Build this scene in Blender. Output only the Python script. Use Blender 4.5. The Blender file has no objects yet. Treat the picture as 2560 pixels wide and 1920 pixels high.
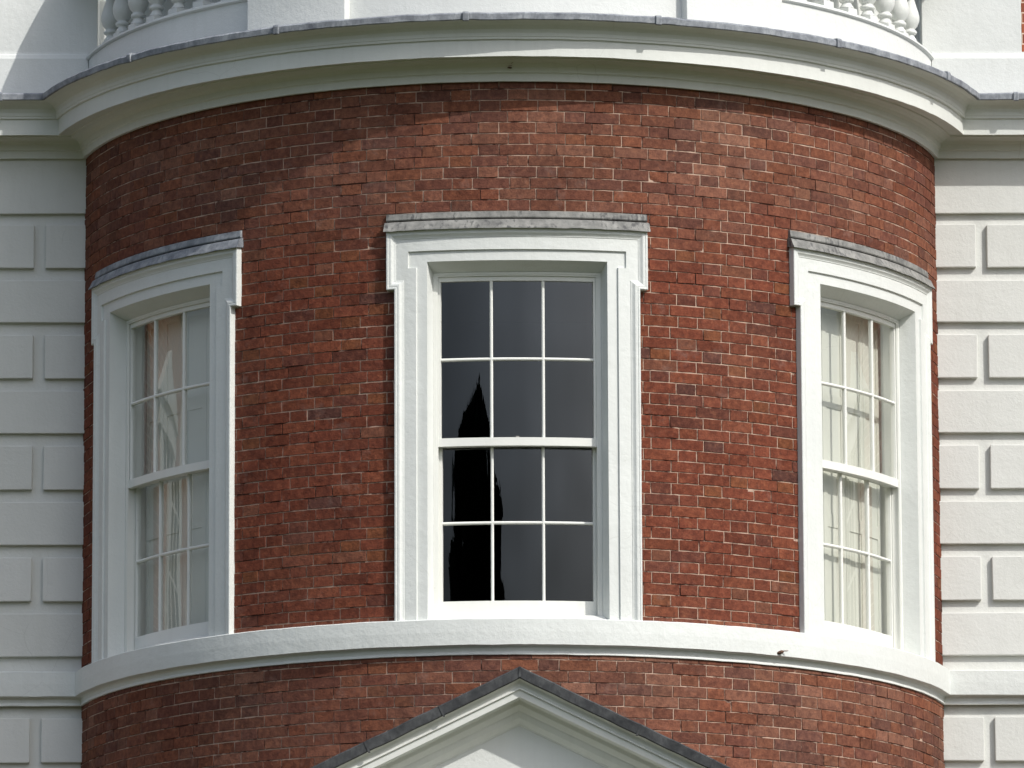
import bpy, bmesh, math, random
from mathutils import Vector, Matrix, noise
random.seed(7)
rad=math.radians
S=bpy.context.scene
C=bpy.context.collection

# ---------------------------------------------------------------- camera
f,cx,D,pi_,ya,ro=17449.0,-0.8154,48.2525,0.1877,0.01719,-0.00419
F=Vector((math.sin(ya)*math.cos(pi_),math.cos(ya)*math.cos(pi_),math.sin(pi_)))
X=Vector((math.cos(ya),-math.sin(ya),0)); U=X.cross(F)
X2=X*math.cos(ro)+U*math.sin(ro); U2=-X*math.sin(ro)+U*math.cos(ro)
cd=bpy.data.cameras.new('camera'); cam=bpy.data.objects.new('camera',cd); C.objects.link(cam)
M=Matrix((X2,U2,-F)).transposed().to_4x4(); M.translation=Vector((cx,-D,0)); cam.matrix_world=M
cd.sensor_width=36; cd.lens=f/2560*36; cd.clip_start=0.5; cd.clip_end=6000
S.camera=cam
# ---------------------------------------------------------------- world, sun, exposure
AZ,EL=45.5,42.4
w=bpy.data.worlds.new('World'); S.world=w; w.use_nodes=True
nt=w.node_tree; bg=nt.nodes['Background']; sky=nt.nodes.new('ShaderNodeTexSky')
sky.sky_type='NISHITA'; sky.sun_disc=False; sky.sun_elevation=rad(EL); sky.sun_rotation=rad(180-AZ)
sky.air_density=1.0; sky.dust_density=2.0; sky.ozone_density=1.0
hs=nt.nodes.new('ShaderNodeHueSaturation'); hs.inputs['Saturation'].default_value=.62; nt.links.new(sky.outputs[0],hs.inputs['Color'])
# added sky shaping: brighter overhead, dimmed near the horizon to darken soffits and panes
tcw=nt.nodes.new('ShaderNodeTexCoord'); sxw=nt.nodes.new('ShaderNodeSeparateXYZ'); nt.links.new(tcw.outputs['Generated'],sxw.inputs[0])
mrw=nt.nodes.new('ShaderNodeMapRange'); nt.links.new(sxw.outputs[2],mrw.inputs[0]); mrw.inputs[1].default_value=0.; mrw.inputs[2].default_value=.65; mrw.inputs[3].default_value=.55; mrw.inputs[4].default_value=1.55
nzw=nt.nodes.new('ShaderNodeTexNoise'); nzw.inputs['Scale'].default_value=2.6; nzw.inputs['Detail'].default_value=5; nt.links.new(tcw.outputs['Generated'],nzw.inputs['Vector'])
mnw=nt.nodes.new('ShaderNodeMapRange'); nt.links.new(nzw.outputs['Fac'],mnw.inputs[0]); mnw.inputs[1].default_value=.3; mnw.inputs[2].default_value=.7; mnw.inputs[3].default_value=.72; mnw.inputs[4].default_value=1.28
mbw=nt.nodes.new('ShaderNodeMapRange'); nt.links.new(sxw.outputs[2],mbw.inputs[0]); mbw.inputs[1].default_value=.145; mbw.inputs[2].default_value=.215; mbw.inputs[3].default_value=.50; mbw.inputs[4].default_value=1.0
mcw=nt.nodes.new('ShaderNodeMath'); mcw.operation='MULTIPLY'; nt.links.new(mbw.outputs[0],mcw.inputs[0]); nt.links.new(mnw.outputs[0],mcw.inputs[1])
mlw=nt.nodes.new('ShaderNodeMath'); mlw.operation='MULTIPLY'; nt.links.new(mrw.outputs[0],mlw.inputs[0]); nt.links.new(mcw.outputs[0],mlw.inputs[1])
vmw=nt.nodes.new('ShaderNodeVectorMath'); vmw.operation='SCALE'; nt.links.new(hs.outputs[0],vmw.inputs[0]); nt.links.new(mlw.outputs[0],vmw.inputs['Scale'])
nt.links.new(vmw.outputs[0],bg.inputs[0]); bg.inputs[1].default_value=0.15
sd=bpy.data.lights.new('sun','SUN'); so=bpy.data.objects.new('sun',sd); C.objects.link(so)
sd.energy=3.35; sd.angle=rad(0.53); sd.color=(1.0,0.972,0.925)
sv=Vector((math.sin(rad(AZ))*math.cos(rad(EL)),-math.cos(rad(AZ))*math.cos(rad(EL)),math.sin(rad(EL))))
so.rotation_euler=sv.to_track_quat('Z','Y').to_euler(); so.location=(12,-18,30)
S.view_settings.view_transform='Standard'; S.view_settings.look='None'
S.view_settings.exposure=0.03; S.view_settings.gamma=1.0
S.render.engine='CYCLES'
S.cycles.max_bounces=8; S.cycles.transparent_max_bounces=12

# ---------------------------------------------------------------- constants
R=3.04; W=0.687                       # bow radius, pilaster face plane y=-W
PHI=rad(53.5); UW=R*PHI               # side window centre
THJ=math.acos(W/R)
ZG=3.3                                # terrace level at the house

# ---------------------------------------------------------------- materials
def mat(name,base=(.5,.5,.5),rough=.7,spec=.3):
    m=bpy.data.materials.new(name); m.use_nodes=True
    b=m.node_tree.nodes['Principled BSDF']
    b.inputs['Base Color'].default_value=(*base,1); b.inputs['Roughness'].default_value=rough
    b.inputs['Specular IOR Level'].default_value=spec
    return m,m.node_tree,b
def N(nt,t,**k):
    n=nt.nodes.new(t)
    for a,v in k.items():
        if a in n.inputs: n.inputs[a].default_value=v
        else: setattr(n,a,v)
    return n
def noi(nt,co,scale,detail=4,rough=.55):
    n=nt.nodes.new('ShaderNodeTexNoise'); n.inputs['Scale'].default_value=scale
    n.inputs['Detail'].default_value=detail; n.inputs['Roughness'].default_value=rough
    nt.links.new(co,n.inputs['Vector']); return n.outputs['Fac']
def rng(nt,x,a,b,c,d):
    n=nt.nodes.new('ShaderNodeMapRange'); n.inputs[1].default_value=a;n.inputs[2].default_value=b
    n.inputs[3].default_value=c;n.inputs[4].default_value=d; nt.links.new(x,n.inputs[0]); return n.outputs[0]
def mix(nt,fac,a,b,mode='MIX'):
    n=nt.nodes.new('ShaderNodeMix'); n.data_type='RGBA'; n.blend_type=mode
    for i,v in ((0,fac),(6,a),(7,b)):
        if hasattr(v,'node'): nt.links.new(v,n.inputs[i])
        elif i==0: n.inputs[0].default_value=v
        else: n.inputs[i].default_value=(*v,1)
    return n.outputs[2]
def mth(nt,op,a,b=0.):
    n=nt.nodes.new('ShaderNodeMath'); n.operation=op
    for i,v in ((0,a),(1,b)):
        if hasattr(v,'node'): nt.links.new(v,n.inputs[i])
        else: n.inputs[i].default_value=v
    return n.outputs[0]
def bump(nt,b,h,st,dist):
    n=nt.nodes.new('ShaderNodeBump'); n.inputs['Strength'].default_value=st; n.inputs['Distance'].default_value=dist
    nt.links.new(h,n.inputs['Height']); nt.links.new(n.outputs[0],b.inputs['Normal'])
def coords(nt,scale=None):
    tc=nt.nodes.new('ShaderNodeTexCoord'); o=tc.outputs['Object']
    if scale:
        mp=nt.nodes.new('ShaderNodeMapping'); mp.inputs['Scale'].default_value=scale
        nt.links.new(o,mp.inputs[0]); o=mp.outputs[0]
    return o

def white(name,base,var,bmp,scale=45,rough=.55):
    m,nt,b=mat(name,base,rough,.35)
    co=coords(nt); st=coords(nt,(7,7,.6))
    big=rng(nt,noi(nt,co,1.7,3),.3,.7,0,1)
    col=mix(nt,big,base,tuple(c*(1-var) for c in base))
    streak=rng(nt,noi(nt,st,2.2,5,.65),.50,.75,0,.55*var*3)
    col=mix(nt,streak,col,(.42,.42,.37))
    spots=rng(nt,noi(nt,co,38,2),.72,.80,0,.30)
    col=mix(nt,spots,col,(.45,.43,.38))
    vo=nt.nodes.new('ShaderNodeTexVoronoi'); vo.feature='DISTANCE_TO_EDGE'; vo.inputs['Scale'].default_value=1.3
    wob=nt.nodes.new('ShaderNodeVectorMath'); wob.operation='ADD'; nzv=nt.nodes.new('ShaderNodeTexNoise'); nzv.inputs['Scale'].default_value=4.
    nt.links.new(co,nzv.inputs['Vector']); vs_=nt.nodes.new('ShaderNodeVectorMath'); vs_.operation='SCALE'; vs_.inputs['Scale'].default_value=.10
    nt.links.new(nzv.outputs['Color'],vs_.inputs[0]); nt.links.new(vs_.outputs[0],wob.inputs[0]); nt.links.new(co,wob.inputs[1]); nt.links.new(wob.outputs[0],vo.inputs['Vector'])
    crk=mth(nt,'MULTIPLY',rng(nt,vo.outputs['Distance'],0.,.0028,.30,0),rng(nt,noi(nt,co,.9,3),.52,.60,0,1))
    col=mix(nt,crk,col,(.30,.29,.26))
    nt.links.new(col,b.inputs['Base Color'])
    h=mth(nt,'ADD',noi(nt,co,scale,5,.6),mth(nt,'MULTIPLY',noi(nt,co,9,3),1.6))
    h=mth(nt,'ADD',h,mth(nt,'MULTIPLY',noi(nt,co,200,2),.35))
    bump(nt,b,h,bmp,.012)
    return m
M_STUC=white('painted_stucco',(.68,.695,.67),.07,.20)
M_CORN=white('painted_cornice',(.70,.715,.675),.08,.12,30)
M_WOOD=white('painted_timber',(.76,.765,.72),.05,.10,25,.4)
M_ARCH=white('painted_architrave',(.68,.70,.67),.07,.22,30,.5)
M_QUOIN=white('painted_quoin',(.67,.675,.64),.06,.20)
_nt=M_QUOIN.node_tree; _b=_nt.nodes['Principled BSDF']; _src=_b.inputs['Base Color'].links[0].from_socket
_oi=_nt.nodes.new('ShaderNodeObjectInfo'); _t=mix(_nt,rng(_nt,_oi.outputs['Random'],0,1,0,.6),(1,1,1),(.90,.905,.89))
_nt.links.new(mix(_nt,1.0,_src,_t,'MULTIPLY'),_b.inputs['Base Color'])
M_SHUT=white('painted_shutter',(.63,.645,.585),.05,.04,20,.45)

# brick: colour of each brick in an attribute, wear in the shader
M_BRICK,nt,b=mat('red_brick',(.3,.1,.06),.9,.06)
at=N(nt,'ShaderNodeAttribute'); at.attribute_name='brick_colour'; co=coords(nt)
c=at.outputs['Color']
n1=noi(nt,co,26,5,.72); n2=noi(nt,co,85,4,.7); n3=noi(nt,co,1.9,5,.62); n4=noi(nt,co,9,4,.6)
c=mix(nt,rng(nt,n1,.42,.62,0,.85),c,(.56,.55,.60),'MULTIPLY')
c=mix(nt,rng(nt,n1,.42,.30,0,.45),c,(.30,.125,.065))
c=mix(nt,rng(nt,n3,.52,.70,0,.45),c,(.70,.72,.75),'MULTIPLY')
c=mix(nt,rng(nt,n2,.52,.70,0,.6),c,(.07,.034,.026))
c=mix(nt,mth(nt,'MULTIPLY',rng(nt,n4,.58,.72,0,.18),rng(nt,n3,.44,.58,0,1)),c,(.38,.28,.24))
nt.links.new(c,b.inputs['Base Color'])
bump(nt,b,mth(nt,'ADD',n1,mth(nt,'MULTIPLY',n2,.7)),.85,.006)
M_MORT,nt,b=mat('lime_mortar',(.5,.42,.34),.95,.1); co=coords(nt)
a1=noi(nt,co,5.5,5,.7); a2=noi(nt,co,2.0,3)
c=mix(nt,rng(nt,a1,.40,.52,0,1),(.065,.032,.025),(.46,.33,.255))
c=mix(nt,rng(nt,a2,.58,.75,0,.7),c,(.16,.085,.06))
nt.links.new(c,b.inputs['Base Color'])
# plain brick for the far flat walls
M_FLAT,nt,b=mat('flat_brickwork',(.3,.1,.06),.9,.1); co=coords(nt)
sx=N(nt,'ShaderNodeSeparateXYZ'); nt.links.new(co,sx.inputs[0])
cb=N(nt,'ShaderNodeCombineXYZ'); nt.links.new(sx.outputs[0],cb.inputs[0]); nt.links.new(sx.outputs[2],cb.inputs[1])
bt=N(nt,'ShaderNodeTexBrick'); nt.links.new(cb.outputs[0],bt.inputs[0])
bt.inputs['Scale'].default_value=1; bt.inputs['Brick Width'].default_value=.24; bt.inputs['Row Height'].default_value=.0751
bt.inputs['Mortar Size'].default_value=.005; bt.inputs['Color1'].default_value=(.30,.095,.05,1); bt.inputs['Color2'].default_value=(.19,.062,.04,1)
bt.inputs['Mortar'].default_value=(.55,.44,.36,1); nt.links.new(bt.outputs[0],b.inputs['Base Color'])

def lead(name,lo,mid,hi,dk=.9):
    m,nt,b=mat(name,mid,.7,.15); co=coords(nt); st=coords(nt,(1,1,.35))
    a=noi(nt,co,9,6,.7); d=noi(nt,st,40,4,.6); e=noi(nt,co,3.5,3)
    c=mix(nt,rng(nt,a,.35,.65,0,1),lo,hi)
    c=mix(nt,rng(nt,d,.5,.62,0,.8),c,mid)
    c=mix(nt,rng(nt,mth(nt,'ADD',d,mth(nt,'MULTIPLY',e,.5)),.80,.90,0,dk),c,(.035,.035,.04))
    nt.links.new(c,b.inputs['Base Color']); bump(nt,b,a,.35,.01); return m
M_LEAD=lead('grey_lead',(.13,.14,.16),(.20,.215,.235),(.34,.36,.38),.12)
M_LEADD=lead('dark_lead',(.028,.030,.032),(.045,.047,.050),(.085,.088,.09),.2)
M_LICH=lead('lichened_lead',(.13,.13,.125),(.20,.20,.19),(.31,.305,.285),.6)

M_GLASS=bpy.data.materials.new('old_glass'); M_GLASS.use_nodes=True; nt=M_GLASS.node_tree; nt.nodes.clear()
out=nt.nodes.new('ShaderNodeOutputMaterial'); mx=nt.nodes.new('ShaderNodeMixShader')
tr=nt.nodes.new('ShaderNodeBsdfTransparent'); gl=nt.nodes.new('ShaderNodeBsdfGlossy'); gl.inputs['Roughness'].default_value=.0
lw=nt.nodes.new('ShaderNodeLayerWeight'); fc5=mth(nt,'POWER',lw.outputs['Facing'],5.)
frn=mth(nt,'ADD',mth(nt,'MULTIPLY',fc5,.957),.043)
tr.inputs[0].default_value=(.93,.93,.91,1)
gl.inputs[0].default_value=(1,1,1,1)
k=mth(nt,'MULTIPLY',frn,2.0); k=mth(nt,'MINIMUM',k,1)
nt.links.new(k,mx.inputs[0]); nt.links.new(tr.outputs[0],mx.inputs[1]); nt.links.new(gl.outputs[0],mx.inputs[2]); nt.links.new(mx.outputs[0],out.inputs[0])

M_DARK,_,_=mat('dark_room_shade',(.012,.012,.014),.9,.1)  # near-black colour stands in for the shade inside unlit rooms
M_METAL,_,_=mat('sash_lock_metal',(.35,.33,.30),.4,.5)
M_DOOR,_,_=mat('door_paint',(.03,.04,.035),.35,.5)
M_SLATE,nt,b=mat('roof_slate',(.09,.095,.105),.6,.3)
M_GRASS,nt,b=mat('lawn_grass',(.045,.065,.018),.9,.1); co=coords(nt)
c=mix(nt,rng(nt,noi(nt,co,.3,5),.35,.65,0,1),(.030,.042,.012),(.052,.060,.020)); nt.links.new(c,b.inputs['Base Color'])
M_PATH,nt,b=mat('gravel',(.36,.32,.24),.95,.1); co=coords(nt)
c=mix(nt,rng(nt,noi(nt,co,30,5),.35,.65,0,1),(.06,.052,.035),(.10,.09,.06)); nt.links.new(c,b.inputs['Base Color'])
M_LEAF,_,_=mat('dark_leaf',(.010,.016,.008),.8,.1)
M_BARK,_,_=mat('bark',(.06,.045,.03),.9,.1)
M_COC,nt,b=mat('brown_husk',(.10,.055,.035),.7,.3); co=coords(nt)
c=mix(nt,rng(nt,noi(nt,co,120,3),.4,.6,0,1),(.05,.03,.025),(.17,.09,.05)); nt.links.new(c,b.inputs['Base Color'])
M_WISP,_,_=mat('pale_wisp',(.45,.40,.36),.8,.2)

# ---------------------------------------------------------------- helpers
def bent(u,o,z): 
    t=u/R; return ((R+o)*math.sin(t),-(R+o)*math.cos(t),z)
class MB:
    """mesh builder; coordinates are (u, out, z) of a flat facade; bend() wraps it on the bow"""
    def __init__(s): s.v=[];s.f=[]
    def quad(s,*p):
        i=len(s.v); s.v+=p; s.f.append(tuple(range(i,i+len(p))))
    def box(s,u0,u1,o0,o1,z0,z1):
        i=len(s.v)
        s.v+=[(u0,o0,z0),(u1,o0,z0),(u1,o1,z0),(u0,o1,z0),(u0,o0,z1),(u1,o0,z1),(u1,o1,z1),(u0,o1,z1)]
        s.f+=[(i+a,i+b,i+c,i+d) for a,b,c,d in((0,1,2,3),(4,7,6,5),(0,4,5,1),(1,5,6,2),(2,6,7,3),(3,7,4,0))]
    def prism(s,prof,u0,u1):   # prof in (out,z), extruded along u
        n=len(prof);i=len(s.v)
        s.v+=[(u0,o,z) for o,z in prof]+[(u1,o,z) for o,z in prof]
        s.f+=[(i+k,i+(k+1)%n,i+n+(k+1)%n,i+n+k) for k in range(n)]
        s.f+=[tuple(range(i+n-1,i-1,-1)),tuple(range(i+n,i+2*n))]
    def vbar(s,uc,w,o0,o1,z0,z1,ch=.006):   # glazing bar, chamfered to the front (out=o1)
        p=[(-w/2,o0),(w/2,o0),(w/2,o1-ch),(w/5,o1),(-w/5,o1),(-w/2,o1-ch)];n=6;i=len(s.v)
        s.v+=[(uc+a,b,z0) for a,b in p]+[(uc+a,b,z1) for a,b in p]
        s.f+=[(i+k,i+(k+1)%n,i+n+(k+1)%n,i+n+k) for k in range(n)]+[tuple(range(i+n-1,i-1,-1)),tuple(range(i+n,i+2*n))]
    def build(s,name,m,parent=None,bend=False,uc=0.,du=.05,bev=0,smooth=False,flat=False,jit=0.,label=None):
        bm=bmesh.new(); vs=[bm.verts.new(p) for p in s.v]
        for fc in s.f:
            try: bm.faces.new([vs[k] for k in fc])
            except ValueError: pass
        bmesh.ops.remove_doubles(bm,verts=bm.verts,dist=1e-5)
        bmesh.ops.recalc_face_normals(bm,faces=bm.faces)
        if bev: 
            es=[e for e in bm.edges if len(e.link_faces)==2 and e.calc_face_angle(0)>.6]
            bmesh.ops.bevel(bm,geom=es,offset=bev,segments=2,profile=.6,affect='EDGES')
        if bend:
            lo=min(v.co.x for v in bm.verts); hi=max(v.co.x for v in bm.verts)
            k=math.ceil(lo/du)
            while k*du<hi-1e-6:
                if k*du>lo+1e-6:
                    bmesh.ops.bisect_plane(bm,geom=bm.verts[:]+bm.edges[:]+bm.faces[:],plane_co=(k*du,0,0),plane_no=(1,0,0),dist=1e-6)
                k+=1
            for v in bm.verts:
                u,o,z=v.co; z+=jit*noise.noise(Vector((u*7+uc*3,o*5,z*3))) if jit else 0
                o2=o+(jit*noise.noise(Vector((u*9+5+uc,z*9,2))) if jit else 0)
                v.co=bent(u+uc,o2,z)
        else:
            for v in bm.verts:
                u,o,z=v.co; v.co=(u,-o,z)
        if not flat: bmesh.ops.recalc_face_normals(bm,faces=bm.faces)
        elif bend:
            bm.normal_update()
            for fq in bm.faces:
                c_=fq.calc_center_median()
                if fq.normal.x*c_.x+fq.normal.y*c_.y<0: fq.normal_flip()
        return link(name,bm,m,parent,smooth,label)
def link(name,bm,m,parent=None,smooth=False,label=None):
    me=bpy.data.meshes.new(name); bm.to_mesh(me); bm.free(); me.materials.append(m)
    if smooth:
        for p in me.polygons: p.use_smooth=True
    o=bpy.data.objects.new(name,me); C.objects.link(o)
    if parent: o.parent=parent
    if label: o['label']=label
    return o
def mesh(name,v,fc,m,parent=None,smooth=False,label=None):
    me=bpy.data.meshes.new(name); me.from_pydata(v,[],fc); me.update(); me.materials.append(m)
    if smooth:
        for p in me.polygons: p.use_smooth=True
    o=bpy.data.objects.new(name,me); C.objects.link(o)
    if parent: o.parent=parent
    if label: o['label']=label
    return o

XF=8.35  # half length of the house front
def sweep(prof,xf=XF,nseg=150,rough=0.,seed=0,far=True,tilt=None):
    """profile of (out,z) swept wall > bow > wall with mitred corners"""
    cols=[]
    fl=[-xf,-5.5]+[-4.0+.06*i for i in range(15)]
    for j,x in enumerate(fl): cols.append(('L',x,j/len(fl)))
    for i in range(nseg+1): cols.append(('A',-1+2*i/nseg,0))
    for j,x in enumerate(reversed(fl)): cols.append(('R',-x,0))
    v=[];n=len(prof)
    for ci,(k,t,_) in enumerate(cols):
        for pi2,(o,z) in enumerate(prof):
            th=math.acos(min(1,(W+o)/(R+o))); xj=(R+o)*math.sin(th)
            if k=='A': a=t*th; p=Vector(((R+o)*math.sin(a),-(R+o)*math.cos(a),z))
            elif k=='L': x=min(t,-xj-.001*(17-ci)) ; p=Vector((x,-(W+o),z))
            else: x=max(t,xj+.001*(ci-16-nseg)); p=Vector((x,-(W+o),z))
            if rough:
                q=Vector((p.x*6,p.y*6,z*4+seed)); d=noise.noise(q)*rough+noise.noise(q*4)*rough*.5
                if o>0.005: p.z+=d
            v.append(p)
    fc=[]
    for c_ in range(len(cols)-1):
        for k in range(n-1):
            a=c_*n+k; fc.append((a,a+n,a+n+1,a+1))
    return v,fc

def tag(o,label=None,cat=None,kind=None,group=None):
    if label:o['label']=label
    if cat:o['category']=cat
    if kind:o['kind']=kind
    if group:o['group']=group
    return o
def empty(name,loc=(0,0,0)):
    e=bpy.data.objects.new(name,None); C.objects.link(e); e.location=loc; return e

# ================================================================ GROUND
def gz(x,y):
    t=min(1,max(0,(-6.5-y)/38)); t=t*t*(3-2*t); return ZG+(-1.6-ZG)*t
v=[];fc=[];xs=[-3000,-800,-200,-80]+[-60+6*i for i in range(21)]+[80,200,800,3000]
ys=[-3000,-800,-250,-120,-80]+[-60+2*i for i in range(31)]+[6,20,80,300,1200,3000]
for y in ys:
    for x in xs: v.append((x,y,gz(x,y)))
nx=len(xs)
for j in range(len(ys)-1):
    for i in range(nx-1): fc.append((j*nx+i,j*nx+i+1,(j+1)*nx+i+1,(j+1)*nx+i))
tag(mesh('ground',v,fc,M_GRASS,smooth=True),kind='structure')
mb=MB(); mb.quad((-12,6.2,ZG+.004),(12,6.2,ZG+.004),(12,.4,ZG+.004),(-12,.4,ZG+.004))
tag(mb.build('path',M_PATH,flat=True),kind='structure')

# ================================================================ HOUSE
H=empty('brick_house',(0,0,ZG))
tag(H,'red brick house with rounded bow front, three white framed sash windows and white trim','house')
HM=[]   # everything parented to H is offset back by its base
def P(o): 
    o.parent=H; o.matrix_parent_inverse=Matrix.Translation((0,0,-ZG)); return o

# ---- brick bow: real bricks in Flemish bond
PER=.381; HD=.137; ZC=9.909; CH=.0751; J=.0050
wins=[-UW,0.,UW]
def jamb_clip(u0,u1,z0,z1):
    """list of (u0,u1) pieces left outside the window footprints"""
    segs=[(u0,u1)]
    for c_ in wins:
        if z1>7.0 and z0<9.60:
            e=.795 if z1<9.25 else .85
            nseg=[]
            for a,b_ in segs:
                if b_<=c_-e or a>=c_+e: nseg.append((a,b_)); continue
                if a<c_-e: nseg.append((a,c_-e))
                if b_>c_+e: nseg.append((c_+e,b_))
            segs=nseg
    return [s for s in segs if s[1]-s[0]>.02]
bv=[];bf=[];bcol=[]
def brick_colour(u,z,hdr):
    r=random.random()
    if r<.54: c=(.192,.058,.034)
    elif r<.70: c=(.212,.067,.037)
    elif r<.86: c=(.172,.054,.033)
    elif r<.95: c=(.150,.054,.037)
    elif r<.98: c=(.205,.082,.050)
    else: c=(.120,.052,.040)
    if hdr and random.random()<.18: c=(.20,.072,.035)
    k=random.uniform(.82,1.10)
    # weathered, browner masonry near the cornice and below the band
    t=max(0,min(1,(z-9.35)/.6)); t2=max(0,min(1,(7.05-z)/.15)); t=max(t*.85,t2*.85)
    t=t*(.8+.5*noise.noise(Vector((u*1.1,z*1.6,3))))+max(0,.45*noise.noise(Vector((u*1.7+9,z*1.2,6))))
    t=max(0,min(1,t))
    tgt=random.choice([(.215,.096,.062),(.180,.080,.054),(.225,.092,.054),(.160,.078,.058),(.245,.120,.080)])
    c=tuple((a*(1-t)+b_*t)*k for a,b_ in zip(c,tgt))
    return c
def add_brick(u0,u1,z0,z1,hdr,edge=False):
    w_=u1-u0
    n=max(3,int(w_/.03))
    us=[u0,u0+.0018]+[u0+.0018+(w_-.0036)*i/n for i in range(1,n)]+[u1-.0018,u1]
    zs=[z0,z0+.0018,(z0+z1)/2,z1-.0018,z1]
    rot=random.uniform(-.0012,.0012); oo=random.uniform(-.0012,.0020)
    if random.random()<.08: oo-=.0015
    til=random.uniform(-.010,.010); tz=random.uniform(-.02,.02)
    chip=[random.random()<.003 for _ in range(4)]
    base=len(bv); sd_=random.uniform(0,99)
    ni=len(us);nz=len(zs)
    for j,z in enumerate(zs):
        for i,u in enumerate(us):
            bd=i in(0,ni-1) or j in(0,nz-1)
            zz=z+rot*(u-u0)/w_; uu=u
            if j<2: zz+=noise.noise(Vector((u*28,sd_,1)))*.0032
            if j>=nz-2: zz+=noise.noise(Vector((u*28,sd_,5)))*.0032
            if i<2: uu+=noise.noise(Vector((z*40,sd_,9)))*.002
            if i>=ni-2: uu+=noise.noise(Vector((z*40,sd_,13)))*.002
            o=oo+til*(u-(u0+u1)/2)+tz*(z-(z0+z1)/2)*.5
            o+=noise.noise(Vector((u*35,z*35,sd_)))*.0018
            for q,(ci,cj) in enumerate(((0,0),(ni-1,0),(0,nz-1),(ni-1,nz-1))):
                if chip[q] and abs(i-ci)<=2 and abs(j-cj)<=1:
                    o-=.006; 
                    if abs(i-ci)<=1: uu+=.004*(1 if ci==0 else -1); zz+=.005*(1 if cj==0 else -1)*(1 if abs(j-cj)==0 else .3)
            if bd: o=-.0075
            bv.append(bent(uu,o,zz))
    for j in range(nz-1):
        for i in range(ni-1):
            a=base+j*ni+i; bf.append((a,a+1,a+ni+1,a+ni))
    c_=brick_colour((u0+u1)/2,z0,hdr); bcol.extend([c_]*(ni*nz))
UM=R*THJ+.03
row0=int((4.9-ZC)/CH)-1
for row in range(row0,11):
    z0=ZC+row*CH; z1=z0+CH
    if z0>10.72: break
    off=.0105 if row%2==0 else .0105+PER/2
    off+=random.uniform(-.006,.006)
    k=-14
    st=[]
    u=off-HD/2-13*PER
    drift=0
    while u<UM:
        for L,h in ((HD,True),(PER-HD,False)):
            e=u+L; st.append((u,e,h)); u=e
    jit=[random.uniform(-.007,.007) for _ in range(len(st)+1)]
    for i,(a,b_,h) in enumerate(st):
        a2=a+jit[i]+J/2; b2=b_+jit[i+1]-J/2
        if b2<-UM or a2>UM: continue
        a2=max(a2,-UM); b2=min(b2,UM)
        wz=noise.noise(Vector((a*.7,row*.05,4)))*.004
        for s0,s1 in jamb_clip(a2,b2,z0,z1):
            add_brick(s0,s1,z0+J/2+wz,z1-J/2+wz+random.uniform(-.001,.0008),h)
bow=P(mesh('bow_wall',bv,bf,M_BRICK))
ca=bow.data.color_attributes.new('brick_colour','FLOAT_COLOR','POINT')
flat=[]
for c_ in bcol: flat+=[c_[0],c_[1],c_[2],1.0]
ca.data.foreach_set('color',flat)
# mortar bed behind the bricks, with the window openings left out; it is the wall's second skin
mb=MB()
def shell(o,zlo,zhi):
    edges=[-UM]+[e for c_ in wins for e in (c_-.60,c_+.60)]+[UM]
    for i in range(len(edges)-1):
        a,b_=edges[i],edges[i+1]
        zz=[(zlo,7.0),(9.43,zhi)] if i%2==1 else [(zlo,zhi)]
        for p,q in zz: mb.quad((a,o,p),(b_,o,p),(b_,o,q),(a,o,q))
shell(-.0042,4.9,10.75)
mo=mb.build('mortar',M_MORT,None,bend=True,du=.06,flat=True); mo.parent=bow
# lower bow (below the picture): plain brick skin down to the terrace
mb=MB(); 
for a,b_ in ((-UM,-.62),(.62,UM)): mb.quad((a,-.006,ZG),(b_,-.006,ZG),(b_,-.006,4.8),(a,-.006,4.8)); mb.quad((a,-.006,4.8),(b_,-.006,4.8),(b_,-.006,4.92),(a,-.006,4.92))
mb.quad((-.62,-.006,4.8),(.62,-.006,4.8),(.62,-.006,4.92),(-.62,-.006,4.92))
lo=mb.build('lower_bow_wall',M_FLAT,None,bend=True,du=.1,flat=True); P(lo)

# ---- dark rooms behind the glass
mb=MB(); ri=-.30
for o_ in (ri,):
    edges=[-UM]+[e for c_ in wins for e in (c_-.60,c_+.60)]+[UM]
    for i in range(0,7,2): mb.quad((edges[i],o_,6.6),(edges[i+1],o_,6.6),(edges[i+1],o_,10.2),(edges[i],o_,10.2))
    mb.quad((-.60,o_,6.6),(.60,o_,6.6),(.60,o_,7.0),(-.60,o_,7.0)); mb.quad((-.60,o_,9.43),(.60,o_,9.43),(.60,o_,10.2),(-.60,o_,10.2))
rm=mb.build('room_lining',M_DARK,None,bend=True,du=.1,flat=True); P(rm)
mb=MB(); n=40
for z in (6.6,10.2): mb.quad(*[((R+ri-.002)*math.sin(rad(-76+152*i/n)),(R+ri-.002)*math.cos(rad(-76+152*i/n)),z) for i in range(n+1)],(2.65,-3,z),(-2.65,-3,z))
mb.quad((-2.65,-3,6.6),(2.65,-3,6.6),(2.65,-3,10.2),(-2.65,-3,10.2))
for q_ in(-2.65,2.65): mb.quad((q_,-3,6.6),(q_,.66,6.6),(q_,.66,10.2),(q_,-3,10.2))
P(mb.build('room_interior',M_DARK,None,flat=True))

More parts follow.
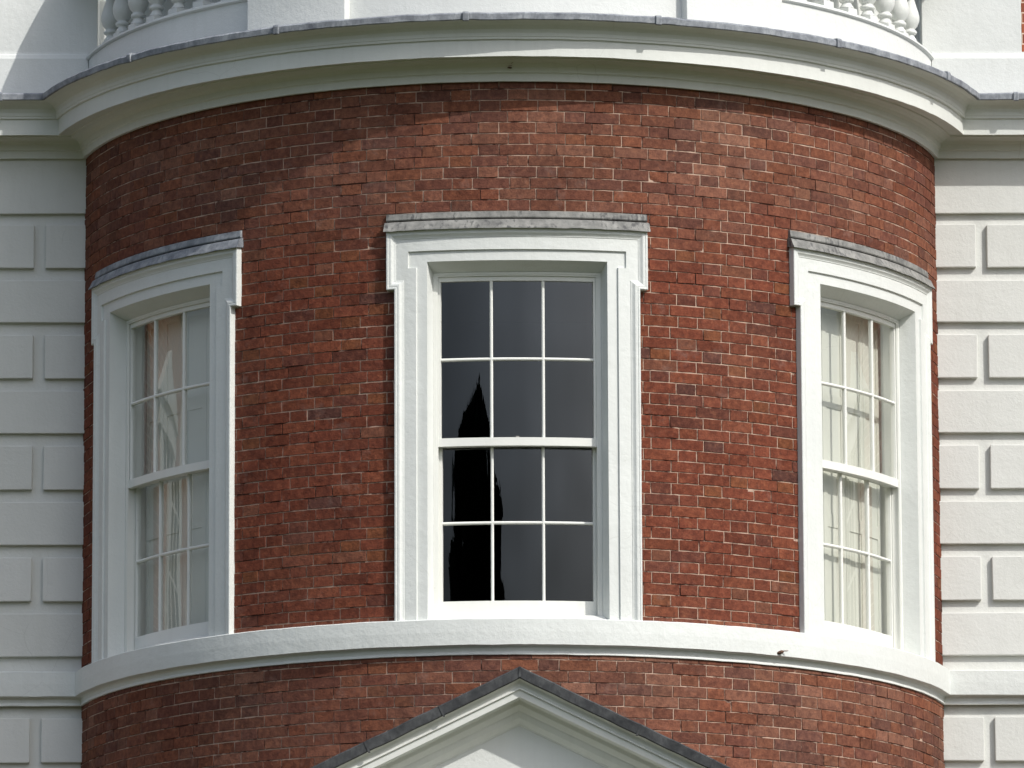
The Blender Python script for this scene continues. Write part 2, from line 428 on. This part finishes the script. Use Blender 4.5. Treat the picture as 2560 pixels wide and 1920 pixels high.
# ---- cornice and its lead
CP=[(-.01,10.640),(0.0,10.634),(.018,10.631),(.030,10.632),(.033,10.680),(.040,10.686),(.048,10.688),(.050,10.700),(.056,10.725),(.072,10.745),(.098,10.758),(.126,10.764),
    (.130,10.774),(.205,10.776),(.222,10.764),(.232,10.751),(.240,10.753),(.241,10.862),(.256,10.866),(.258,10.881),(.262,10.884),(.264,10.905),(.272,10.930),(.292,10.950),(.325,10.964),(.360,10.972),(.362,10.985)]
v,fc=sweep(CP,rough=.0022,nseg=170)
cor=P(mesh('cornice',v,fc,M_CORN,smooth=False))
LP=[(.355,10.976),(.378,10.966),(.384,10.972),(.385,11.008),(.372,11.020),(.2,11.045),(-.06,11.075)]
v,fc=sweep(LP,rough=.0050,seed=7,nseg=260)
lf=mesh('lead_flashing',v,fc,M_LEAD,cor)
for a in(-49.5,-27.8,-5.7,15.9,39.4,60.6):
    mb=MB(); u0=rad(a)*R; hw=.018
    mb.prism([(.30,11.03),(.392,11.024),(.399,11.010),(.396,10.962),(.386,10.958),(.30,11.0)],u0-hw,u0+hw)
    mb.build('lead_roll',M_LEAD,cor,bend=True,bev=.004)
for x in(-3.545,3.505,-5.6,5.6):
    mb=MB(); mb.prism([(W+.30,11.03),(W+.392,11.024),(W+.399,11.010),(W+.396,10.962),(W+.386,10.958),(W+.30,11.0)],x-.018,x+.018)
    mb.build('lead_roll',M_LEAD,cor,bev=.004)
# ---- string course (continuous sill band)
BP=[(-.12,7.030),(0.0,7.024),(.050,7.019),(.058,7.013),(.060,6.93),(.058,6.846),(.052,6.843),(.020,6.838),(.012,6.828),(.009,6.806),(.013,6.792),(.013,6.786),(0,6.784),(-.02,6.786)]
v,fc=sweep(BP,rough=.0028,seed=3,nseg=170)
band=P(mesh('string_course',v,fc,M_ARCH))

# ---- windows
XE,XJ,ZE,ZT=.866,.812,9.237,9.636
def outline(s_):   # eared outline at inset s_
    return [(-(XJ-s_),7.015),(-(XJ-s_),ZE+s_),(-(XE-s_),ZE+s_),(-(XE-s_),ZT-s_),((XE-s_),ZT-s_),((XE-s_),ZE+s_),((XJ-s_),ZE+s_),((XJ-s_),7.015)]
LV=[(0,-.02),(0,.046),(.004,.050),(.013,.050),(.017,.046),(.022,.0475),(.034,.046),(.046,.036),(.054,.0315),(.059,.031),(.062,.0275),(.143,.0285),(.146,.0150),(.152,.0145)]
def architrave(parent,uc,first):
    mb=MB(); prev=None
    for s_,o in LV:
        pts=[(a,o,z) for a,z in outline(s_)]
        if prev:
            for k in range(7): mb.quad(prev[k],prev[k+1],pts[k+1],pts[k])
        prev=pts
    s_=LV[-1][0];o=LV[-1][1]
    inn=[(-.598,7.015),(-.598,ZE+s_),(-.598,ZE+s_+.03),(-.598,9.421),(.598,9.421),(.598,ZE+s_+.03),(.598,ZE+s_),(.598,7.015)]
    inn=[(a,o,z) for a,z in inn]
    for k in range(7): mb.quad(prev[k],prev[k+1],inn[k+1],inn[k])
    # splayed reveal
    rv=[(-.578,-.105,7.015),(-.578,-.105,9.365),(.578,-.105,9.365),(.578,-.105,7.015)]
    i4=[(-.598,o,7.015),(-.598,o,9.421),(.598,o,9.421),(.598,o,7.015)]
    for k in range(3): mb.quad(i4[k],i4[k+1],rv[k+1],rv[k])
    return mb.build('window',M_ARCH,parent,bend=True,uc=uc,du=.06,flat=False)
def sash_rect(mb,u0,u1,z0,z1,o0,o1,st,tr_,br):
    mb.box(-u1,-u0,o0,o1,z0,z1); mb.box(u0,u1,o0,o1,z0,z1)
    mb.box(-u0,u0,o0,o1,z1-tr_,z1); mb.box(-u0,u0,o0,o1,z0,z0+br)
def make_window(uc,kind):
    wn=architrave(None,uc,0); P(wn)
    wn['label']={'L':'left white window surround, shaded, curving away round the bow','C':'centre white eared window surround facing front','R':'right sunlit white window surround, curving away round the bow'}[kind]
    # frame
    mb=MB()
    for s_ in(-1,1):
        a,b_=sorted((s_*.578,s_*.556)); mb.box(a,b_,-.21,-.100,7.03,9.365)
        a,b_=sorted((s_*.556,s_*.550)); mb.box(a,b_,-.16,-.155,7.03,9.36)
        a,b_=sorted((s_*.556,s_*.546)); mb.box(a,b_,-.113,-.104,7.04,9.352)
    mb.box(-.556,.556,-.21,-.100,9.350,9.365); mb.box(-.546,.546,-.113,-.104,9.340,9.350)
    mb.build('frame',M_WOOD,wn,bend=True,uc=uc)
    # upper sash
    mb=MB(); sash_rect(mb,.529,.556,8.199,9.348,-.150,-.116,.02,.039,.051)
    mb.box(-.556,.556,-.150,-.108,8.197,8.252)
    for ub in(-.179,.179): mb.vbar(ub,.021,-.145,-.117,8.25,9.31)
    p=[(-.145,-.010),(-.145,.010),(-.123,.010),(-.117,.004),(-.117,-.004),(-.123,-.010)]
    mb.prism([(a,8.781+b_) for a,b_ in p],-.53,.53)
    mb.build('upper_sash',M_WOOD,wn,bend=True,uc=uc)
    # lower sash
    mb=MB(); sash_rect(mb,.529,.556,7.066,8.245,-.197,-.163,.02,.045,.103)
    for ub in(-.179,.179): mb.vbar(ub,.021,-.192,-.164,7.165,8.21)
    mb.prism([(a-.047,7.690+b_) for a,b_ in p],-.53,.53)
    mb.build('lower_sash',M_WOOD,wn,bend=True,uc=uc)
    # sill
    mb=MB(); mb.prism([(-.21,7.03),(-.21,7.070),(-.104,7.066),(-.030,7.034),(-.012,7.030),(-.012,7.0),(-.21,7.0)],-.585,.585)
    mb.build('sill',M_WOOD,wn,bend=True,uc=uc)
    # panes
    mb=MB()
    for o_,zz in((-.133,((8.25,8.772),(8.79,9.31))),(-.180,((7.165,7.681),(7.70,8.205)))):
        for z0,z1 in zz:
            for a,b_ in((-.530,-.188),(-.170,.170),(.188,.530)):
                nz_=10
                for q in range(nz_): mb.quad((a,o_,z0+(z1-z0)*q/nz_),(b_,o_,z0+(z1-z0)*q/nz_),(b_,o_,z0+(z1-z0)*(q+1)/nz_),(a,o_,z0+(z1-z0)*(q+1)/nz_))
    gp=mb.build('window_glass',M_GLASS,wn,bend=True,uc=uc,du=.03,flat=True,smooth=True)
    for vv in gp.data.vertices:
        uu_=math.atan2(vv.co.x,-vv.co.y)*R-uc; d_=noise.noise(Vector(((uu_+uc)*5.5,vv.co.z*2.2,uc)))*.0011
        ci=0 if uu_<-.179 else (1 if uu_<.179 else 2); cj=sum(vv.co.z>t_ for t_ in (7.69,8.228,8.781))   # every pane is set at a slightly different tilt
        rp=random.Random(ci*7+cj*31+int(uc*10)); d_+=rp.uniform(-.006,.006)*(uu_-(ci-1)*.358)+rp.uniform(-.0025,.0025)*(vv.co.z-7.43-cj*.54)
        vv.co.x*=1+d_/R; vv.co.y*=1+d_/R
    # lead cap: upstand against the wall and sloping apron with a wavy drip
    mb=MB(); E_=XE+.006
    mb.prism([(-.01,9.705),(.022,9.705),(.026,9.712),(.018,9.752),(-.01,9.757)],-E_,E_)
    ns=60
    prev=None
    for i in range(ns+1):
        u=-E_-.008+(2*E_+.016)*i/ns
        wv=noise.noise(Vector((u*9+uc,1,1)))*.005+noise.noise(Vector((u*30+uc,1,1)))*.0025
        pt=[(u,-.01,9.706),(u,.004,9.703),(u,.040,9.690),(u,.058+wv*.3,9.650+wv*.3),(u,.066+wv*.5,9.638+wv),(u,.070+wv*.5,9.628+wv),(u,.055,9.631+wv),(u,0,9.638)]
        if prev:
            for k in range(7): mb.quad(prev[k],pt[k],pt[k+1],prev[k+1])
        else: mb.quad(*pt)
        prev=pt
    mb.quad(*prev)
    mb.build('lead_cap',M_LICH if kind!='L' else M_LEAD,wn,bend=True,uc=uc,du=.05)
    # lock on the meeting rail
    mb=MB(); mb.box(-.03,.03,-.19,-.165,8.245,8.253); mb.box(-.012,.012,-.186,-.168,8.253,8.272)
    mb.build('sash_lock',M_METAL,wn,bend=True,uc=uc,bev=.003)
    if kind!='C':
        # panelled shutters closed behind the glass
        mb=MB(); o0,o1,o2=-.262,-.248,-.254
        leaves=[(-.556,-.280),(-.277,-.0015),(.0015,.277),(.280,.556)]
        panels=[(7.14,7.84),(7.93,8.66),(8.75,9.30)]
        for a,b_ in leaves:
            st=.048
            mb.box(a,a+st,o0,o1,7.04,9.36); mb.box(b_-st,b_,o0,o1,7.04,9.36)
            zz=7.04
            for p0,p1 in panels:
                mb.box(a+st,b_-st,o0,o1,zz,p0); zz=p1
                mb.quad((a+st,o2,p0),(b_-st,o2,p0),(b_-st,o2,p1),(a+st,o2,p1))
            mb.box(a+st,b_-st,o0,o1,zz,9.36)
        mb.build('shutter',M_SHUT,wn,bend=True,uc=uc,du=.05)
    # closes the gap between frame and room
    mb=MB()
    for s_ in(-1,1): mb.quad((s_*.578,-.20,6.99),(s_*.578,-.20,9.40),(s_*.60,-.31,9.44),(s_*.60,-.31,6.99))
    mb.quad((-.6,-.20,9.362),(.6,-.20,9.362),(.6,-.31,9.44),(-.6,-.31,9.44)); mb.quad((-.6,-.20,7.03),(.6,-.20,7.03),(.6,-.31,6.99),(-.6,-.31,6.99))
    mb.build('inner_lining',M_WOOD if kind!='C' else M_DARK,wn,bend=True,uc=uc,flat=True)
make_window(-UW,'L'); make_window(0,'C'); make_window(UW,'R')

# ---- pilasters with rusticated blocks
def pilaster(sg):
    mb=MB(); XP=3.68; xi=math.sqrt(R*R-W*W)-.05
    def bx(a,b_,o0,o1,z0,z1):
        a,b_=sorted((sg*a,sg*b_)); mb.box(a,b_,o0,o1,z0,z1)
    d=W-.037
    bx(xi,XP-.01,d-.4,d,ZG,10.62)
    xi2=xi+.0
    BL=[]
    def blk(a,b_,z0,z1):
        a,b_=sorted((sg*a,sg*b_)); q_=MB(); q_.box(a,b_,d-.02,W,z0,z1); q_.v=[(p_[0]+random.uniform(-.002,.002),p_[1]+random.uniform(-.001,.001),p_[2]+random.uniform(-.0025,.0025)) for p_ in q_.v]; BL.append(q_)
    vj0,vj1=3.240,3.318
    blk(xi2,XP,10.246,10.66)
    for k in range(-0,12):
        t=9.771-.781*k; b0=t-.298
        if not (t>7.0 and b0<6.8) and k!=4: blk(xi2,XP,b0,t)
        t=10.168-.782*k; b0=t-.307
        if b0>7.05: blk(xi2,vj0,b0,t); blk(vj1,XP,b0,t)
    for k in range(5):   # below the band
        t=6.702-.785*k; b0=t-.305
        if b0>ZG: blk(xi2,vj0,b0,t); blk(vj1,XP,b0,t)
        t2=b0-.085; 
        if t2-.30>ZG: blk(xi2,XP,t2-.30,t2)
    p=P(mb.build('pilaster',M_QUOIN))
    for q_ in BL: q_.build('quoin_block',M_QUOIN,p,bev=.006)
    p['label']='shaded white rusticated pilaster left of the bow' if sg<0 else 'sunlit white rusticated pilaster right of the bow'
    return p
for sg in(-1,1): pilaster(sg)

# ---- main walls, corner pilasters, side windows of the facade (seen in the glass), back and roof
mb=MB(); WM=W-.11
for sg in(-1,1):
    a,b_=sorted((sg*3.6,sg*XF)); mb.box(a,b_,WM-.35,WM,ZG,10.64); mb.box(a,b_,WM-.35,WM-.02,10.64,12.3)
mb.box(-XF,-XF+.35,-9,WM-.35,ZG,12.3); mb.box(XF-.35,XF,-9,WM-.35,ZG,12.3); mb.box(-XF+.35,XF-.35,-9,-8.65,ZG,12.3)
P(mb.build('main_wall',M_FLAT))
mb=MB()
mb.quad((-XF+.3,-8.7,12.2),(XF-.3,-8.7,12.2),(4,-4.5,13.6),(-4,-4.5,13.6)); mb.quad((-XF+.3,WM-.33,12.2),(XF-.3,WM-.33,12.2),(4,-4.0,13.6),(-4,-4.0,13.6))
mb.quad((-XF+.3,-8.7,12.2),(-XF+.3,WM-.33,12.2),(-4,-4.0,13.6),(-4,-4.5,13.6)); mb.quad((XF-.3,-8.7,12.2),(XF-.3,WM-.33,12.2),(4,-4.0,13.6),(4,-4.5,13.6)); mb.quad((-4,-4.5,13.6),(4,-4.5,13.6),(4,-4,13.6),(-4,-4,13.6))
P(mb.build('roof',M_SLATE))
for sg in(-1,1):
    mb=MB(); a,b_=sorted((sg*7.65,sg*XF)); mb.box(a,b_,WM,WM+.09,ZG,10.62)
    P(mb.build('corner_pilaster',M_STUC,bev=.005))
    mb=MB(); c_=sg*5.55
    for z0,z1 in((7.03,9.05),(ZG+.9,6.2)):
        mb.box(c_-.75,c_-.55,WM,WM+.08,z0,z1); mb.box(c_+.55,c_+.75,WM,WM+.08,z0,z1); mb.box(c_-.85,c_+.85,WM,WM+.10,z1,z1+.22)
        mb.box(c_-.85,c_+.85,WM,WM+.11,z0-.12,z0)
        i=len(mb.v); zt=z1+.22
        for o_ in(WM,WM+.16): mb.v+=[(c_-.98,o_,zt),(c_+.98,o_,zt),(c_,o_,zt+.46)]
        mb.f+=[(i,i+1,i+2),(i+5,i+4,i+3),(i,i+3,i+4,i+1),(i+1,i+4,i+5,i+2),(i+2,i+5,i+3,i)]
    sw=P(mb.build('side_window',M_ARCH,bev=.004))
    mb=MB()
    for z0,z1 in((7.03,9.05),(ZG+.9,6.2)):
        mb.box(c_-.55,c_+.55,WM+.001,WM+.006,z0,z1)
    mb.build('dark_pane',M_DARK,sw)
    mb=MB()
    for z0,z1 in((7.03,9.05),(ZG+.9,6.2)):
        for uu in(-.54,-.18,.18,.54): mb.box(c_+uu-.015,c_+uu+.015,WM+.006,WM+.03,z0,z1)
        for q in range(5): zq=z0+(z1-z0)*q/4; mb.box(c_-.55,c_+.55,WM+.006,WM+.028,zq-.015,zq+.015)
    mb.build('sash_bars',M_WOOD,sw)

# ---- parapet: curved plinth, panel, pedestals, balustrades, piers
RP=3.035
def ring_part(name,a0,a1,prof,m,parent,n=40,bev=0,rough=0):
    """closed profile (radius,z) swept from angle a0 to a1 (deg)"""
    v=[];fc=[];k=len(prof)
    for i in range(n+1):
        a=rad(a0+(a1-a0)*i/n)
        for r_,z in prof: v.append((r_*math.sin(a),-r_*math.cos(a),z))
    for i in range(n):
        for j in range(k): fc.append((i*k+j,(i+1)*k+j,(i+1)*k+(j+1)%k,i*k+(j+1)%k))
    fc.append(tuple(range(k-1,-1,-1))); fc.append(tuple(range(n*k,n*k+k)))
    bm=bmesh.new(); vs=[bm.verts.new(p) for p in v]
    for q in fc: bm.faces.new([vs[t] for t in q])
    bmesh.ops.recalc_face_normals(bm,faces=bm.faces)
    if bev: 
        es=[e for e in bm.edges if e.calc_face_angle(0)>.6]
        bmesh.ops.bevel(bm,geom=es,offset=bev,segments=2,profile=.6,affect='EDGES')
    return link(name,bm,m,parent)
ZP=11.335
plp=[(RP,10.98),(RP,ZP-.004),(RP+.012,ZP),(RP+.020,ZP+.008),(RP+.018,ZP+.022),(RP-.01,ZP+.034),(RP-.02,ZP+.040),(RP-.24,ZP+.042),(RP-.24,10.98)]
par=P(ring_part('parapet',-77,77,plp,M_STUC,None,n=110))
ring_part('centre_panel',-21.35,21.35,[(RP+.020,10.98),(RP+.020,12.05),(RP-.25,12.05),(RP-.25,10.98)],M_STUC,par,n=40,bev=.005)
for a0,a1 in((-34.95,-21.3),(21.3,34.95)):
    ring_part('pedestal',a0,a1,[(RP+.11,10.98),(RP+.11,12.06),(RP-.26,12.06),(RP-.26,10.98)],M_STUC,par,n=16,bev=.006)
ring_part('coping',-77,77,[(RP+.10,11.93),(RP+.14,11.96),(RP+.14,12.05),(RP+.05,12.10),(RP-.30,12.10),(RP-.34,12.05),(RP-.34,11.96),(RP-.30,11.93)],M_STUC,par,n=90)
# baluster (square base block, torus, belly, sleeve, square cap)
def make_baluster(parent):
    z0=ZP+.041; Ht=11.93-z0; q=.052
    v=[];fc=[]
    def box(z0_,z1_,h):
        i=len(v)
        for z in(z0_,z1_):
            for a,b_ in((-h,-h),(h,-h),(h,h),(-h,h)): v.append((a,b_,z))
        fc.extend([(i,i+3,i+2,i+1),(i+4,i+5,i+6,i+7),(i,i+1,i+5,i+4),(i+1,i+2,i+6,i+5),(i+2,i+3,i+7,i+6),(i+3,i,i+4,i+7)])
    box(z0-.002,z0+.055,q); box(11.93-.05,11.932,q)
    pr=[(.050,.055),(.049,.062),(.040,.074),(.033,.086),(.033,.094),(.046,.098),(.052,.106),(.052,.114),(.046,.122),(.036,.126),(.040,.134),(.058,.155),(.070,.185),(.072,.215),(.064,.250),(.050,.290),(.038,.330),(.031,.370),(.029,.400),(.040,.410),(.045,.420),(.040,.430),(.032,.440),(.036,.460),(.048,.475)]
    s_=(Ht-.05)/.475; n=24; i=len(v)
    for r_,h in pr:
        for k in range(n): a=2*math.pi*k/n; v.append((r_*math.cos(a),r_*math.sin(a),z0+h*s_))
    for j in range(len(pr)-1):
        for k in range(n): fc.append((i+j*n+k,i+j*n+(k+1)%n,i+(j+1)*n+(k+1)%n,i+(j+1)*n+k))
    o=mesh('baluster',v,fc,M_STUC,parent)
    for p in o.data.polygons:
        if len(p.vertices)==4 and p.index>=12: p.use_smooth=True
    return o
ring_part('backing_wall',-77,77,[(RP-.235,11.2),(RP-.235,11.94),(RP-.31,11.94),(RP-.31,11.2)],M_STUC,par,n=90)
angs=[41.0,46.3,51.5,56.8,62.0,67.3,72.5]
bal=None
for sg in(-1,1):
    bs=P(ring_part('balustrade',min(sg*35,sg*77),max(sg*35,sg*77),[(RP+.03,11.90),(RP+.05,11.915),(RP+.05,11.93),(RP-.25,11.93),(RP-.25,11.915),(RP-.23,11.90)],M_STUC,None,n=40))
    for a in angs:
        if bal is None: bal=make_baluster(bs); o=bal
        else: o=bal.copy(); C.objects.link(o); o.parent=bs
        a=rad(sg*a); rr=RP-.115
        o.location=(rr*math.sin(a),-rr*math.cos(a),0); o.rotation_euler=(0,0,a)
# piers and attic wall
for sg in(-1,1):
    mb=MB()
    def bx(a,b_,o0,o1,z0,z1):
        a,b_=sorted((sg*a,sg*b_)); mb.box(a,b_,o0,o1,z0,z1)
    bx(2.886,3.585,.30,W+.012,11.0,12.16); bx(2.84,3.62,.28,W+.06,12.16,12.26)
    pr_=P(mb.build('pier',M_STUC,bev=.006)); pr_['label']='shaded white pier with a slanting sun edge' if sg<0 else 'sunlit white pier right of the balusters'
    mb=MB()
    a,b_=sorted((sg*2.95,sg*XF)); mb.prism([(.25,11.0),(W+.045,11.0),(W+.045,11.345),(W+.040,11.352),(W+.032,11.372),(W+.020,11.385),(W+.018,11.398),(W-.02,11.402),(.25,11.402)],a,b_)
    mb.build('plinth',M_STUC,pr_)
mb=MB(); mb.box(-2.886,2.886,.10,.42,11.0,12.3)
P(mb.build('attic_wall',M_STUC))
mb=MB(); mb.quad((-2.9,.3,11.03),(2.9,.3,11.03),(1.6,2.75,11.03),(-1.6,2.75,11.03))
P(mb.build('bow_roof',M_LEAD,flat=True))

# ---- pedimented door surround (only its top is in the picture)
AX,AZZ,SL=-.007,6.600,.487
th=math.atan(SL); ct,st_=math.cos(th),math.sin(th)
YB=R-.10; YF=3.42     # tympanum plane (distance in front of axis)
# raking profile: (perpendicular depth below the top line, out from the axis plane)
RPF=[(-.012,YB-.3),(-.008,YF+.292),(.0,YF+.302),(.058,YF+.300),(.064,YF+.288)]
RPC=[(.058,YF+.285),(.066,YF+.268),(.074,YF+.252),(.092,YF+.242),(.110,YF+.239),(.114,YF+.246),(.119,YF+.246),(.122,YF+.232),(.163,YF+.230),(.165,YF+.220),(.160,YF+.206),(.162,YF+.105),(.170,YF+.100),(.190,YF+.094),(.212,YF+.072),(.222,YF+.060),(.232,YF+.058),(.262,YF+.045),(.285,YF+.022),(.292,YF+.012),(.300,YF+.010),(.302,YF)]
def raking(prof,name,m,parent,Lx=1.75,rough=0,zt=0):
    v=[];fc=[];k=len(prof); ts=[0]+[Lx*i/24 for i in range(1,25)]
    cols=[-t for t in reversed(ts)]+ts[1:]
    for x in cols:
        for n_,y in prof:
            z=AZZ-abs(x)*SL-n_/ct
            if rough: z+=noise.noise(Vector((x*8,n_*3,y)))*rough
            v.append((AX+x,-y,z))
    for i in range(len(cols)-1):
        for j in range(k-1): fc.append((i*k+j,(i+1)*k+j,(i+1)*k+j+1,i*k+j+1))
    o=mesh(name,v,fc,m,parent); return o
ped=P(raking(RPC,'door_pediment',M_CORN,None))
raking(RPF,'lead_capping',M_LEADD,ped,rough=.006)
for x in(0.0,-.52,.78,-1.0,1.25):
    mb=MB(); zc=AZZ-abs(x)*SL
    sgn=-1 if x<0 else 1
    if x==0: mb.prism([(YF+.22,zc+.006),(YF+.306,zc+.004),(YF+.306,zc-.062),(YF+.262,zc-.066),(YF+.22,zc-.06)],AX-.008,AX+.008)
    else:
        i=0
        for du,dz in((-.006,0),): 
            a=x; 
            p=[(a-.007,zc+.006+.007*SL*sgn),(a+.007,zc+.006-.007*SL*sgn),(a+.007-.03*sgn,zc-.064),(a-.007-.03*sgn,zc-.064+.0)]
            i=len(mb.v); mb.v+=[(AX+q_[0],YF+.285,q_[1]) for q_ in p]+[(AX+q_[0],YF+.305,q_[1]) for q_ in p]
            mb.f+=[(i,i+1,i+2,i+3),(i+4,i+7,i+6,i+5),(i,i+4,i+5,i+1),(i+1,i+5,i+6,i+2),(i+2,i+6,i+7,i+3),(i+3,i+7,i+4,i)]
    mb.build('lead_seam',M_LEADD,ped)
mb=MB(); ze=AZZ-1.5*SL-.32/ct
mb.prism([(YF-.02,0)],0,0) if False else None
i=0; mb.v+=[(AX,YF,AZZ-.30/ct),(AX-1.6,YF,AZZ-.30/ct-1.6*SL),(AX+1.6,YF,AZZ-.30/ct-1.6*SL)]; mb.f.append((0,1,2))
mb.build('tympanum',M_STUC,ped,flat=True)
zb=AZZ-.30/ct-1.6*SL+.02
mb=MB(); mb.box(AX-1.72,AX+1.72,YB-.3,YF+.20,zb-.10,zb); mb.box(AX-1.45,AX+1.45,YB-.3,YF+.02,zb-.42,zb-.10)
for sg in(-1,1): mb.box(AX+sg*1.15-.20,AX+sg*1.15+.20,YF-.42,YF+.03,ZG+2.05,zb-.42) if zb-.42>ZG+2.05 else None
P(mb.build('door_entablature',M_CORN,bev=.006))
zb2=zb-.42
for sg in(-1,1):
    v=[];fc=[];n=28
    for r_,z in((.20,ZG),(.20,ZG+.08),(.155,ZG+.12),(.155,ZG+.16),(.135,ZG+.2),(.115,zb2-.14),(.13,zb2-.12),(.15,zb2-.07),(.17,zb2-.05),(.17,zb2)):
        for k in range(n): a=2*math.pi*k/n; v.append((AX+sg*1.15+r_*math.cos(a),-(YF-.16)+r_*math.sin(a),z))
    for j in range(9):
        for k in range(n): fc.append((j*n+k,j*n+(k+1)%n,(j+1)*n+(k+1)%n,(j+1)*n+k))
    P(mesh('porch_column',v,fc,M_CORN,smooth=True))
mb=MB(); mb.box(-.6,.6,2.9,2.96,ZG,4.98); P(mb.build('door',M_DOOR,bev=.01))

# ================================================================ SMALL THINGS
def blob(v,fc,c_,ax,n=10,m=8,rot=0.,seed=0):
    i=len(v)
    for j in range(m+1):
        p=math.pi*j/m
        for k in range(n):
            a=2*math.pi*k/n
            x=ax[0]*math.cos(p); y=ax[1]*math.sin(p)*math.cos(a); z=ax[2]*math.sin(p)*math.sin(a)
            d=1+.18*noise.noise(Vector((x*60+seed,y*60,z*60)))
            x,z=(x*math.cos(rot)-z*math.sin(rot))*d,(x*math.sin(rot)+z*math.cos(rot))*d
            v.append((c_[0]+x,c_[1]+y*d,c_[2]+z))
    for j in range(m):
        for k in range(n): fc.append((i+j*n+k,i+j*n+(k+1)%n,i+(j+1)*n+(k+1)%n,i+(j+1)*n+k))
c0=bent(rad(34.1)*R,.064,6.868)
e=empty('cocoon',c0); tag(e,'small brown cocoon stuck to the lower edge of the curved white sill band','cocoon')
v=[];fc=[]; blob(v,fc,(0,-.006,0),(.026,.012,.0125),rot=rad(22)); mesh('husk',v,fc,M_COC,e,smooth=True)
v=[];fc=[]; blob(v,fc,(.036,.004,.012),(.018,.004,.006),rot=rad(5),seed=3); mesh('wisp',v,fc,M_WISP,e,smooth=True)
v=[];fc=[]; blob(v,fc,(-.030,.0,-.018),(.010,.003,.004),rot=rad(30),seed=5); mesh('wisp',v,fc,M_WISP,e,smooth=True)
c1=bent(rad(-.85)*R,.075,10.715)
e=empty('dead_insect',c1); tag(e,'tiny dead insect with pale wings caught under the middle of the cornice','insect')
v=[];fc=[]; blob(v,fc,(0,-.006,-.004),(.016,.006,.0055),rot=rad(-4)); mesh('body',v,fc,M_COC,e,smooth=True)
v=[];fc=[]; blob(v,fc,(.002,-.010,.008),(.016,.003,.0055),rot=rad(14),seed=3); mesh('wing',v,fc,M_WISP,e,smooth=True)
v=[];fc=[]; blob(v,fc,(.016,-.012,.027),(.010,.002,.003),rot=rad(35),seed=5); mesh('wing',v,fc,M_WISP,e,smooth=True)

# ================================================================ TREE mirrored in the centre window
T=empty('broadleaf_tree',(-11.0,-63,-1.6)); tag(T,'dark broad tree mirrored in the left panes of the centre window','tree')
v=[];fc=[];n=14
for z,r_ in((0,.75),(.5,.55),(3,.45),(7,.38),(12,.25),(18,.08)):
    for k in range(n): a=2*math.pi*k/n; v.append((r_*math.cos(a)+.04*z*math.sin(z),r_*math.sin(a),z))
for j in range(5):
    for k in range(n): fc.append((j*n+k,j*n+(k+1)%n,(j+1)*n+(k+1)%n,(j+1)*n+k))
for q in range(14):   # limbs
    a=random.uniform(0,6.28); z=random.uniform(5,15); L=random.uniform(2.5,4.5)
    d=Vector((math.cos(a),math.sin(a),.6)).normalized(); s_=Vector((-math.sin(a),math.cos(a),0)); b0=len(v)
    for t,r_ in((0,.14),(.5,.09),(1,.03)):
        p=Vector((.04*z*math.sin(z),0,z))+d*L*t
        for k in range(5):
            aa=2*math.pi*k/5; v.append(tuple(p+s_*r_*math.cos(aa)+s_.cross(d)*r_*math.sin(aa)))
    for j in range(2):
        for k in range(5): fc.append((b0+j*5+k,b0+j*5+(k+1)%5,b0+(j+1)*5+(k+1)%5,b0+(j+1)*5+k))
mesh('trunk',v,fc,M_BARK,T,smooth=True)
v=[];fc=[];rt=random.Random(4)
cl=[]
for q in range(800):
    h=rt.uniform(9,21.6)
    lim=8.2 if h<19.2 else max(.8,8.2-(h-19.2)*1.9-max(0,h-20.6)*2.5)
    rr=lim*math.sqrt(rt.random())
    a=rt.uniform(0,6.28); cl.append((rr*math.cos(a),rr*math.sin(a),h-.3,rt.uniform(.5,.95)))
cl.append((.5,0,21.1,.6)); cl.append((.5,0,21.7,.4)); cl.append((.5,0,22.2,.22))
for x,y,h,s_ in cl:
    for q in range(int(110*s_)):
        d=Vector((rt.gauss(0,1),rt.gauss(0,1),rt.gauss(0,1))).normalized()*s_*rt.uniform(.5,1)
        c_=Vector((x,y,h))+d; a=Vector((rt.gauss(0,1),rt.gauss(0,1),rt.gauss(0,1))).normalized(); b_=a.orthogonal().normalized()
        L=rt.uniform(.22,.46); i=len(v)
        v+=[tuple(c_-a*L),tuple(c_+b_*L*.5),tuple(c_+a*L),tuple(c_-b_*L*.5)]; fc.append((i,i+1,i+2,i+3))
mesh('crown',v,fc,M_LEAF,T)
